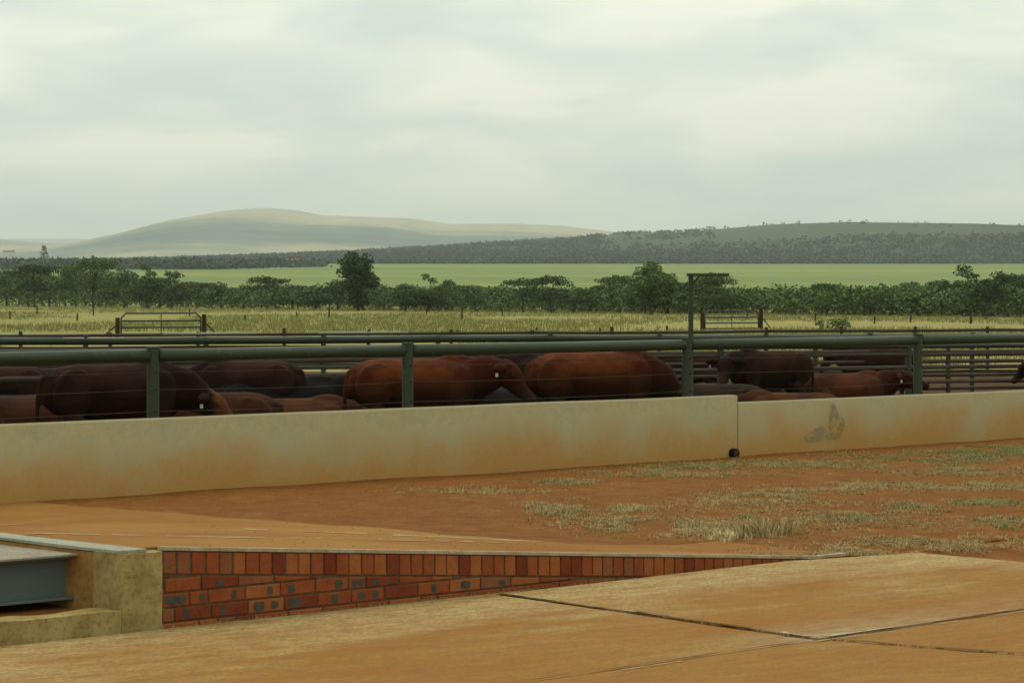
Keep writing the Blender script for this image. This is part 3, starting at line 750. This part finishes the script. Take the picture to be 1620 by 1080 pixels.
# ------------------------------------------------------------------ hills
def ridge(name, prof, Yr, Yf, Yb, px0, px1, nx, ny, mat, rough, zf=None):
    """a hill whose crest stands at distance Yr; front foot at Yf, back foot at Yb"""
    def hz(x, y):
        px = 810 + x / Yr * F
        H = EYE + (HOR - interp(prof, px)) / F * Yr
        g0 = G(0, min(Yf, 1560)) - 4
        if y < Yr: v = (y - Yf) / (Yr - Yf); k = math.sin(max(0, min(1, v)) * math.pi / 2) ** 1.15
        else: v = (Yb - y) / (Yb - Yr); k = smooth(v)
        n_ = noise.fractal(Vector((x / rough, y / rough, 1.7)), 1, 2, 5) * (H - g0) * .10 * math.sin(math.pi * min(1, k)) 
        return g0 + (H - g0) * k + n_
    xs = rng((px0 - 810) / F * Yr, (px1 - 810) / F * Yr, nx); ys = rng(Yf, Yb, ny)
    vs = [(x, y, hz(x, y)) for y in ys for x in xs]
    fs = [(j * nx + i, j * nx + i + 1, (j + 1) * nx + i + 1, (j + 1) * nx + i) for j in range(ny - 1) for i in range(nx - 1)]
    tag(from_py(name, vs, fs, mat, smooth_=True), kind='structure'); return hz
near_prof = [(-400, 424), (200, 418), (480, 408), (600, 402), (700, 395), (820, 387), (900, 382), (960, 374), (1060, 371), (1120, 366), (1200, 359), (1300, 356), (1450, 358), (1620, 363), (1800, 368), (2300, 385)]
far_prof = [(-900, 392), (-200, 382), (0, 379), (60, 384), (130, 390), (200, 386), (250, 375), (300, 362), (350, 345), (400, 336), (440, 333), (480, 336), (520, 344), (570, 346), (660, 349), (720, 358), (800, 357), (880, 360), (960, 370), (1060, 382), (1400, 390), (2400, 395)]
back_prof = [(-2000, 390), (-200, 384), (100, 377), (200, 382), (400, 386), (1000, 384), (1700, 388), (3000, 392)]
hz = ridge('hill', near_prof, 2700, 1560, 3800, -500, 2400, 160, 60, M['hillgrass'], 420)
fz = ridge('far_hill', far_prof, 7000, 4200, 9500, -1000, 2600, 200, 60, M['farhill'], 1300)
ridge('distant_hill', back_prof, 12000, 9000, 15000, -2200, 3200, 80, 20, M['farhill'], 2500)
rnd = random.Random(31); pts = []
for i in range(19000):
    px = rnd.uniform(-80, 1700); v = rnd.random() ** 1.5
    y = 1570 + v * 1100; x = (px - 810) / F * y
    n1 = noise.noise(Vector((x / 130, y / 130, 0)))
    dens = .95 if px < 950 else .85 - smooth((y - 1780) / 330) * .95
    if px > 930 and px < 1130: dens += .25
    if n1 * .55 + dens < rnd.random() * .9: continue
    r = rnd.uniform(1.8, 3.8); pts.append((x, y, hz(x, y) - 1.2, r))
for i in range(900):                 # edge of the wood along the crop field
    px = rnd.uniform(-80, 1700); y = 1545 + rnd.uniform(-12, 12); pts.append(((px - 810) / F * y, y, G(0, y) - 1, rnd.uniform(2.0, 3.6)))
for i in range(60):                  # loose trees on the crest
    px = rnd.uniform(940, 1640) if i > 22 else rnd.uniform(930, 1120); y = 2680; x = (px - 810) / F * y; pts.append((x, y, hz(x, y) - 1.5, rnd.uniform(2.0, 4.5 if px < 1130 else 2.6)))
far_wood('hill_woodland', pts, 'hazy woodland covering the lower slopes of the near hill', M['wood_far'])
pts = []
for i in range(1500):                # nearer wood at the left closing the crop field
    px = rnd.uniform(-80, 520) if i < 1100 else rnd.uniform(-80, 345); y = rnd.uniform(1050, 1250); x = (px - 810) / F * y
    if px > 340 and y < 1050 + (px - 340) * .9: continue
    pts.append((x, y, G(0, y) - 1, rnd.uniform(2.2, 4.4)))
far_wood('field_woodland', pts, 'darker wood closing the green crop field at the left', M['wood_far'])
# lone conical tree above the left wood
cm, tm = tree_mesh('cone', 77); r = empty('conifer', W(69, F / 1060, G(0, 1060) + 3)); r.scale = (9, 9, 9.5); tag(r, 'small pointed conifer rising above the distant wood at far left', 'tree')
link('crown', cm, r); link('trunk', tm, r)
# tiny far farm buildings
def house(px, y, wd, label, h=3.0, zoff=2):
    r = empty('farm_building', Vector(((px - 810) / F * y, y, G(0, y) + zoff))); tag(r, label, 'building')
    bm = bmesh.new(); box(bm, Vector((0, 0, h / 2)), wd, 6, h); bmobj('wall', bm, mat_white, r)
    bm = bmesh.new(); prism(bm, [Vector((-wd / 2 - .3, -3.4, h)), Vector((-wd / 2 - .3, 3.4, h)), Vector((-wd / 2 - .3, 0, h + 1.5))], [Vector((wd / 2 + .3, -3.4, h)), Vector((wd / 2 + .3, 3.4, h)), Vector((wd / 2 + .3, 0, h + 1.5))])
    bmobj('roof', bm, M['rust'], r)
mat_white = mat_plain('whitewash', (.7, .66, .6), .8, .1, 1)
house(462, 1240, 7, 'tiny pale farmhouse at the wood edge, beyond the left part of the crop field', zoff=2)
house(14, 2600, 14, 'tiny white building on the distant plain at the left edge', 5, 24)

# ------------------------------------------------------------------ grass
def blades(name, pts, mat, label, cat, wd=.006, seg=1, kind='stuff', lean=.5, seed=1):
    vs, fs = [], []; rnd = random.Random(seed)
    for p, h, n, spread in pts:
        for _ in range(n):
            a = rnd.uniform(0, 6.28); r = abs(rnd.gauss(0, .5)) * spread; b = p + Vector((r * math.cos(a), r * math.sin(a), 0))
            a2 = rnd.uniform(0, 6.28); hh = h * rnd.uniform(.5, 1.25); ln = lean * hh * rnd.uniform(.2, 1.3)
            d = Vector((math.cos(a2), math.sin(a2), 0)); t = Vector((-d.y, d.x, 0)) * wd * rnd.uniform(.6, 1.4)
            if rnd.random() < .5: t = Vector((1, 0, 0)) * wd * rnd.uniform(.6, 1.4)
            mid = b + d * ln * .4 + Vector((0, 0, hh * .6)); tip = b + d * ln + Vector((0, 0, hh * (1 if lean < 1 else .6))); k = len(vs)
            vs += [tuple(b - t), tuple(b + t), tuple(mid + t * .7), tuple(mid - t * .7), tuple(tip)]; fs += [(k, k + 1, k + 2, k + 3), (k + 3, k + 2, k + 4)]
    o = from_py(name, vs, fs, mat); 
    return tag(o, label, cat, kind=kind)
rnd = random.Random(12)
pts = []
for i in range(26000):
    y = 58 + (rnd.random() ** 1.5) * 215; x = rnd.uniform(-.29, .29) * y
    if noise.noise(Vector((x * .05, y * .03, 2))) < -.22 + .2 * rnd.random() : continue
    pts.append((Vector((x, y, G(x, y))), .22 * rnd.uniform(.6, 1.25), 6, .6))
blades('pasture_grass', pts, M['pasturegrass'], 'tall yellow green pasture grass behind the pens', 'grass', .014, lean=.5, seed=2)
def yp(px, py, lift=0):
    """point on the packed yard seen at a pixel"""
    z = 0
    for _ in range(6):
        s = (py - HOR) / (EYE - z); p = W(px, s)
        o = ofr(p.x, p.y); a = tfr(p.x, p.y) - K * o; z = yard_z(a, o) if o > 0 and a > -.25 else 0
    p.z = z; return p
# dry turf patches in front of the troughs: (px, py, half width, half height, count, green share)
patches = [(1600, 712, 90, 9, 2600, 1.5), (1100, 738, 90, 5, 900, 1.3), (1500, 722, 170, 10, 2300, 1.2), (1250, 735, 190, 8, 2000, .55), (1050, 748, 130, 7, 1300, .4), (760, 776, 130, 6, 500, .15), (900, 762, 60, 5, 400, .5),
           (1540, 745, 120, 8, 1500, .55), (1450, 768, 190, 7, 1500, .12), (1200, 788, 110, 9, 1200, .05), (1560, 770, 90, 6, 700, .2), (1290, 775, 90, 6, 700, .1),
           (885, 800, 55, 10, 900, .15), (1005, 803, 45, 6, 400, .05), (1010, 828, 120, 14, 1400, .2), (1150, 838, 110, 14, 1400, .15), (1360, 820, 170, 20, 1100, .3), (1550, 795, 80, 6, 700, .7),
           (1450, 800, 40, 5, 350, .9), (1355, 817, 22, 5, 350, .95), (1190, 815, 26, 5, 300, .9), (1590, 825, 40, 10, 500, .7), (1480, 860, 170, 12, 1500, .05), (1330, 872, 110, 6, 900, .05), (1230, 800, 200, 30, 900, .1)]
dry, grn = [], []
for cx, cy, hw, hh, n, gs in patches:
    for i in range(int(n * 1.5)):
        px = cx + rnd.gauss(0, .5) * hw; py = cy + rnd.gauss(0, .5) * hh
        if py > 882 or px > 1760: continue
        p = yp(px, py)
        if noise.noise(Vector((p.x * 2.2, p.y * 2.2, 4))) + .6 * noise.noise(Vector((p.x * 7, p.y * 7, 9))) < rnd.uniform(-.25, .2): continue
        (grn if rnd.random() < gs * .55 else dry).append((p, rnd.uniform(.008, .026), 6, .07))
blades('dry_turf', dry, M['drygrass'], 'sparse dry yellow turf over red dirt before the troughs', 'grass', .0028, lean=1.9, seed=3)
blades('green_turf', grn, M['greengrass'], 'patchy green grass along the foot of the troughs', 'grass', .003, lean=1.3, seed=4)
for px, py, hw, h, n, lab in ((1205, 844, 38, .10, 420, 'brightest straw coloured grass tuft just behind the end of the ramp'), (1150, 852, 30, .05, 200, 'small flattened straw tuft left of the brightest tuft'),
                         (885, 812, 40, .032, 420, 'flat pale grey green straw clump on the bare earth, left of the other tufts'), (1000, 806, 30, .035, 200, 'low dry grass tuft in the middle of the red dirt patch')):
    c = yp(px, py); s = (py - HOR) / EYE; pp = [(yp(px + rnd.gauss(0, .5) * hw, py + rnd.gauss(0, .5) * hw * .2), h, 8, .03) for _ in range(n // 4)]
    blades('grass_tuft', pp, M['straw'], lab, 'grass tuft', .0035, kind=None, lean=.9, seed=int(px))
# weeds in the joints
pts = []
for i in range(90):
    t = rnd.random(); p = X0.lerp(X0 + Jm * 1.6, t) if rnd.random() < .6 else A_j.lerp(X0, rnd.uniform(.55, 1))
    if noise.noise(Vector((t * 9, 0, 0))) > -.1: pts.append((p, .014, 7, .03))
for i in range(160):
    p = fr(rnd.uniform(-1.2, 3.4), -.012 - abs(rnd.gauss(0, .008)), 0); pts.append((p, .008, 3, .02))
blades('joint_weeds', pts, M['drygrass'], 'short dry weeds growing in the joints of the concrete apron', 'grass', .003, lean=1, seed=8)
# pebbles
bm = bmesh.new()
for i in range(520):
    px = rnd.uniform(300, 1640); py = rnd.uniform(735, 878); p = yp(px, py)
    if ofr(p.x, p.y) < .2: continue
    r = rnd.uniform(.003, .009); bmesh.ops.create_icosphere(bm, subdivisions=1, radius=r, matrix=Matrix.Translation(p) @ Matrix.Diagonal((1, 1, .6, 1)))
tag(bmobj('pebbles', bm, M['dirt']), 'loose small stones on the red earth', 'stones', kind='stuff')

# ------------------------------------------------------------------ cattle
def tube(bm, secs, n=14, egg=0):
    """closed loft through sections (centre, half width, half height); sections face along the path"""
    rings = []
    for i, (c, rw, rh) in enumerate(secs):
        c = Vector(c); a = Vector(secs[max(0, i - 1)][0]); b = Vector(secs[min(len(secs) - 1, i + 1)][0])
        d = (b - a).normalized(); side = d.cross(Vector((0, 0, 1)))
        side = side.normalized() if side.length > .25 else Vector((0, 1, 0)) ; up = side.cross(d).normalized()
        rings.append([bm.verts.new(c + side * rw * math.cos(t) * (1 - egg * max(0, .25 - math.sin(t)) ** 1.3) + up * rh * math.sin(t)) for t in [k * 2 * math.pi / n for k in range(n)]])
    for A, B in zip(rings, rings[1:]):
        for k in range(n): bm.faces.new((A[k], A[(k + 1) % n], B[(k + 1) % n], B[k]))
    bm.faces.new(rings[0][::-1]); bm.faces.new(rings[-1])
def ell(bm, c, r, rot=None):
    Mx = Matrix.Translation(c) @ (rot.to_4x4() if rot else Matrix.Identity(4)) @ Matrix.Diagonal((*r, 1))
    bmesh.ops.create_icosphere(bm, subdivisions=2, radius=1, matrix=Mx)
def cow_mesh(pose, npitch, nyaw, hpitch, hump=1.0, nl=.5):
    """returns body mesh, eye points, ear point; head direction given by pitch and yaw in degrees"""
    dz = 0 if pose == 'stand' else -.50
    bm = bmesh.new()
    T = [(-.93, 1.10, .09, .14), (-.88, 1.08, .17, .22), (-.76, 1.04, .25, .29), (-.58, 1.01, .285, .335), (-.35, .975, .31, .365), (-.1, .955, .335, .385), (.15, .95, .335, .39),
         (.38, .965, .30, .385), (.55, .985, .26, .36), (.70, 1.0, .20, .30), (.80, 1.0, .13, .20)]
    tube(bm, [((x, 0, z + dz), a, b) for x, z, a, b in T], 20, .42)
    ell(bm, (.42, 0, 1.31 + dz), (.24, .11, .085 * hump))                           # hump
    for s in (-1, 1):
        ell(bm, (-.62, s * .20, 1.0 + dz), (.26, .12, .30))                         # thigh
        ell(bm, (.46, s * .20, .97 + dz), (.20, .10, .30))                          # shoulder
        ell(bm, (-.58, s * .21, 1.24 + dz), (.10, .055, .055)); ell(bm, (-.84, s * .09, 1.19 + dz), (.07, .04, .05))                        # hip bone
        if pose == 'stand':
            f = .04 * s
            tube(bm, [((-.62, s * .20, .90), .13, .19), ((-.52 + f, s * .20, .70), .11, .14), ((-.66 + f, s * .19, .55), .07, .09), ((-.76 + f, s * .18, .46), .05, .062), ((-.73 + f, s * .18, .25), .04, .045), ((-.69 + f, s * .18, .12), .045, .048), ((-.65 + f, s * .18, .05), .055, .06), ((-.65 + f, s * .18, .0), .06, .065)], 10)
            tube(bm, [((.46, s * .19, .85), .10, .14), ((.46 - f, s * .19, .62), .075, .09), ((.47 - f, s * .18, .42), .055, .06), ((.46 - f, s * .18, .22), .038, .042), ((.46 - f, s * .18, .12), .045, .047), ((.49 - f, s * .18, .05), .055, .06), ((.49 - f, s * .18, .0), .06, .065)], 10)
        else:
            y = s * .27
            tube(bm, [((-.60, y, .42), .12, .20), ((-.28, y + s * .06, .22), .10, .12), ((-.20, y + s * .08, .13), .07, .08), ((-.52, y + s * .10, .07), .05, .055), ((-.28, y + s * .12, .05), .045, .045), ((-.16, y + s * .12, .045), .05, .045)], 10)
            tube(bm, [((.48, s * .20, .36), .10, .14), ((.62, s * .22, .16), .07, .09), ((.80, s * .20, .09), .055, .06), ((.60, s * .20, .06), .045, .045), ((.50, s * .18, .05), .05, .045)], 10)
    # neck and head
    yaw = R(nyaw); np_ = R(npitch); hp = R(hpitch)
    nb = Vector((.52, 0, 1.06 + dz)); dn = Vector((math.cos(np_) * math.cos(yaw * .6), math.cos(np_) * math.sin(yaw * .6), math.sin(np_)))
    poll = nb + Vector((.12, 0, 0)) + dn * nl; mid = nb + Vector((.14, 0, .02)) + dn * nl * .45
    hd = Vector((math.cos(hp) * math.cos(yaw), math.cos(hp) * math.sin(yaw), math.sin(hp)))
    side = hd.cross(Vector((0, 0, 1)))
    side = side.normalized() if side.length > .1 else Vector((0, -1, 0)); up = side.cross(hd).normalized()
    tube(bm, [(nb - dn * .08, .22, .30), (nb + Vector((.05, 0, .0)), .20, .29), (mid, .165, .25), (poll - dn * .07, .125, .175), (poll + hd * .05, .10, .12)], 14)
    tube(bm, [(nb + Vector((.12, 0, -.24)), .03, .07), (mid + Vector((0, 0, -.20)), .025, .07), (poll + Vector((0, 0, -.15)), .02, .04)], 8)   # dewlap
    jaw = -up * .03
    tube(bm, [(poll - hd * .12, .08, .10), (poll - hd * .04, .135, .145), (poll + hd * .08 + jaw * .3, .145, .165), (poll + hd * .17 + jaw * .6, .128, .155), (poll + hd * .27 + jaw, .092, .118), (poll + hd * .38 + jaw, .078, .090), (poll + hd * .47 + jaw * .8, .088, .085), (poll + hd * .54 + jaw * .8, .086, .074), (poll + hd * .575 + jaw, .055, .045)], 16)
    for s in (-1, 1): ell(bm, poll + hd * .11 + side * s * .115 + up * .06, (.045, .03, .03))           # brow
    eyes = []
    for s in (-1, 1):
        b0 = poll + side * s * .10 + up * .03 - hd * .02
        tube(bm, [(b0, .03, .03), (b0 + side * s * .09 - up * .005, .05, .065), (b0 + side * s * .19 - up * .03 - hd * .02, .045, .07), (b0 + side * s * .29 - up * .05 - hd * .03, .022, .025)], 8)   # ear
        eyes.append(poll + hd * .15 + side * s * .134 + up * .045)
        tube(bm, [(poll + up * .09 + side * s * .06, .032, .032), (poll + up * .11 + side * s * .12, .028, .026)], 8)        # horn stub
    # tail
    tz = 1.16 + dz
    tube(bm, [((-.84, 0, tz + .06), .045, .05), ((-.95, .01, tz), .036, .036), ((-.99, .015, tz - .15), .03, .03), ((-1.0, .02, max(.1, tz - .45)), .028, .028), ((-.99, .03, max(.08, tz - .66)), .035, .035), ((-.98, .03, max(.06, tz - .84)), .028, .028)], 8)
    bmesh.ops.recalc_face_normals(bm, faces=bm.faces)
    me = bpy.data.meshes.new('tmp'); bm.to_mesh(me); bm.free()
    o = bpy.data.objects.new('tmp', me); COL.objects.link(o)
    rm = o.modifiers.new('r', 'REMESH'); rm.mode = 'VOXEL'; rm.voxel_size = .020
    sm = o.modifiers.new('s', 'SMOOTH'); sm.factor = .6; sm.iterations = 3
    dg = bpy.context.evaluated_depsgraph_get(); dg.update()
    body = bpy.data.meshes.new_from_object(o.evaluated_get(dg)); bpy.data.objects.remove(o)
    body.name = 'body'; body.materials.clear(); body.materials.append(M['hide'] if pose == 'stand' else M['hide_lying']); body.materials.append(M['hoof'])
    for p in body.polygons:
        p.use_smooth = True; p.material_index = 1 if (pose == 'stand' and p.center.z < .075) else 0
    ear = poll + side * .30 - up * .04
    return body, eyes, ear, side, up, hd
POSES = {}
def pose(k, *a, **kw): POSES[k] = cow_mesh(*a, **kw)
pose('graze', 'stand', -38, 0, -62); pose('graze_turn', 'stand', -22, -30, -38); pose('level', 'stand', 16, -24, -46, nl=.46); pose('turned', 'stand', -14, -50, -38)
pose('facing', 'stand', 8, 46, -44, nl=.44)
pose('lie_up', 'lie', 28, -12, -15, nl=.42); pose('lie_rest', 'lie', -12, -25, -20, nl=.45); pose('lie_turn', 'lie', 22, 55, -20, nl=.42)
em = bpy.data.meshes.new('eye'); bm = bmesh.new(); bmesh.ops.create_icosphere(bm, subdivisions=2, radius=.02); bm.to_mesh(em); bm.free(); em.materials.append(M['eye'])
tm_ = bpy.data.meshes.new('ear_tag'); bm = bmesh.new(); box(bm, Vector((0, 0, -.03)), .045, .012, .06); box(bm, Vector((0, 0, .004)), .02, .014, .02); bm.to_mesh(tm_); bm.free(); tm_.materials.append(M['tagy'])
def pen_z(p): return G(p.x, p.y)
def cow(px, s, ytop, ang, key, colr, label, tagged=False, size=None, z=None, head=1):
    body, eyes, ear, side, up, hd = POSES[key]
    p = W(px, s); p.z = pen_z(p) if z is None else z
    full = 1.37 if not key.startswith('lie') else .87
    k = size or (zat(ytop, s) - p.z) / full
    r = empty('cow', p, R(ang)); r.scale = (k, k, k)
    tag(r, label, 'cow', 'cattle in the feedlot pens')
    b = bpy.data.objects.new('body', body); COL.objects.link(b); b.parent = r; b.color = (*colr, head)
    for e_ in eyes:
        o = bpy.data.objects.new('eye', em); COL.objects.link(o); o.parent = r; o.location = e_
    if tagged:
        o = bpy.data.objects.new('ear_tag', tm_); COL.objects.link(o); o.parent = r; o.location = ear; o.rotation_euler = (0, 0, math.atan2(side.y, side.x) + 1.2); o.scale = (.8, .8, .8)
    return r
RED = (.148, .037, .008); MID = (.070, .021, .006); DK = (.036, .0130, .0055); BLK = (.006, .007, .008); TAN = (.108, .034, .010); GRY = (.030, .017, .011)
A0 = 12
cow(188, 148, 571, 30, 'graze_turn', DK, 'large dark brown bull at the left, lighter head lowered behind the first fence post', True, head=0)
cow(668, 139, 563, 8, 'level', RED, 'large bright reddish bull facing right, its body crossed by the second fence post', True)
cow(948, 133, 553, 12, 'graze', RED, 'bright red bull lowering its head behind the trough, right of the bright bull')
cow(385, 118, 567, 172, 'graze', DK, 'dark brown cow turned left, behind the post between the two nearest bulls')
cow(1214, 102, 552, 206, 'facing', DK, 'dark brown cow facing left, between the tall pole and the farthest standing cow', True)
cow(1384, 84, 546, 148, 'level', DK, 'smaller dark brown cow standing far back, directly above the lying cows at the right')
cow(1697, 98, 567, 175, 'level', GRY, 'dark cow cut off by the right edge of the photo')
cow(-4, 108, 577, 185, 'graze', DK, 'dark reddish brown cow cut off by the left edge of the photo')
cow(452, 118, 596, 12, 'lie_up', BLK, 'black cow lying behind the dark brown cow')
cow(470, 134, 626, 8, 'lie_rest', TAN, 'reddish cow lying low behind the wall, left of the bright bull')
cow(318, 136, 616, 186, 'lie_rest', MID, 'brown cow lying low, beneath the lowered head of the left bull')
cow(808, 112, 612, 12, 'lie_rest', BLK, 'very dark cow lying between the two bright reddish bulls')
cow(48, 122, 624, 12, 'lie_turn', MID, 'red cow lying behind the rump of the left bull')
cow(872, 108, 560, 190, 'level', DK, 'dark cow standing just behind the rump of the head lowered bull')
cow(1338, 99, 588, 12, 'lie_up', TAN, 'reddish cow lying with raised head below the far standing cow', True, size=.88)
cow(1242, 126, 618, 188, 'lie_rest', TAN, 'reddish cow lying under the legs of the dark brown cow facing left', True)
cow(1120, 118, 604, 186, 'lie_rest', GRY, 'grey brown cow lying just right of the tall pole')
cow(800, 82, 562, 20, 'level', DK, 'brown cow in the background between the two bright bulls')
cow(1090, 80, 558, 170, 'graze', DK, 'brown cow in the background seen behind the tall pole')

# ------------------------------------------------------------------ haze
bm = bmesh.new(); bmesh.ops.create_cube(bm, size=1, matrix=Matrix.Translation((0, 7000, 150)) @ Matrix.Diagonal((19000, 18400, 420, 1)))
hm = bpy.data.materials.new('haze'); hm.use_nodes = True; ht = hm.node_tree; ht.nodes.remove(ht.nodes['Principled BSDF'])
pv = ht.nodes.new('ShaderNodeVolumePrincipled'); pv.inputs['Color'].default_value = (.69, .72, .72, 1); pv.inputs['Density'].default_value = 1.25e-4; pv.inputs['Anisotropy'].default_value = .2
ht.links.new(pv.outputs[0], ht.nodes['Material Output'].inputs['Volume'])
hz_ = bmobj('haze', bm, hm); tag(hz_, kind='stuff')
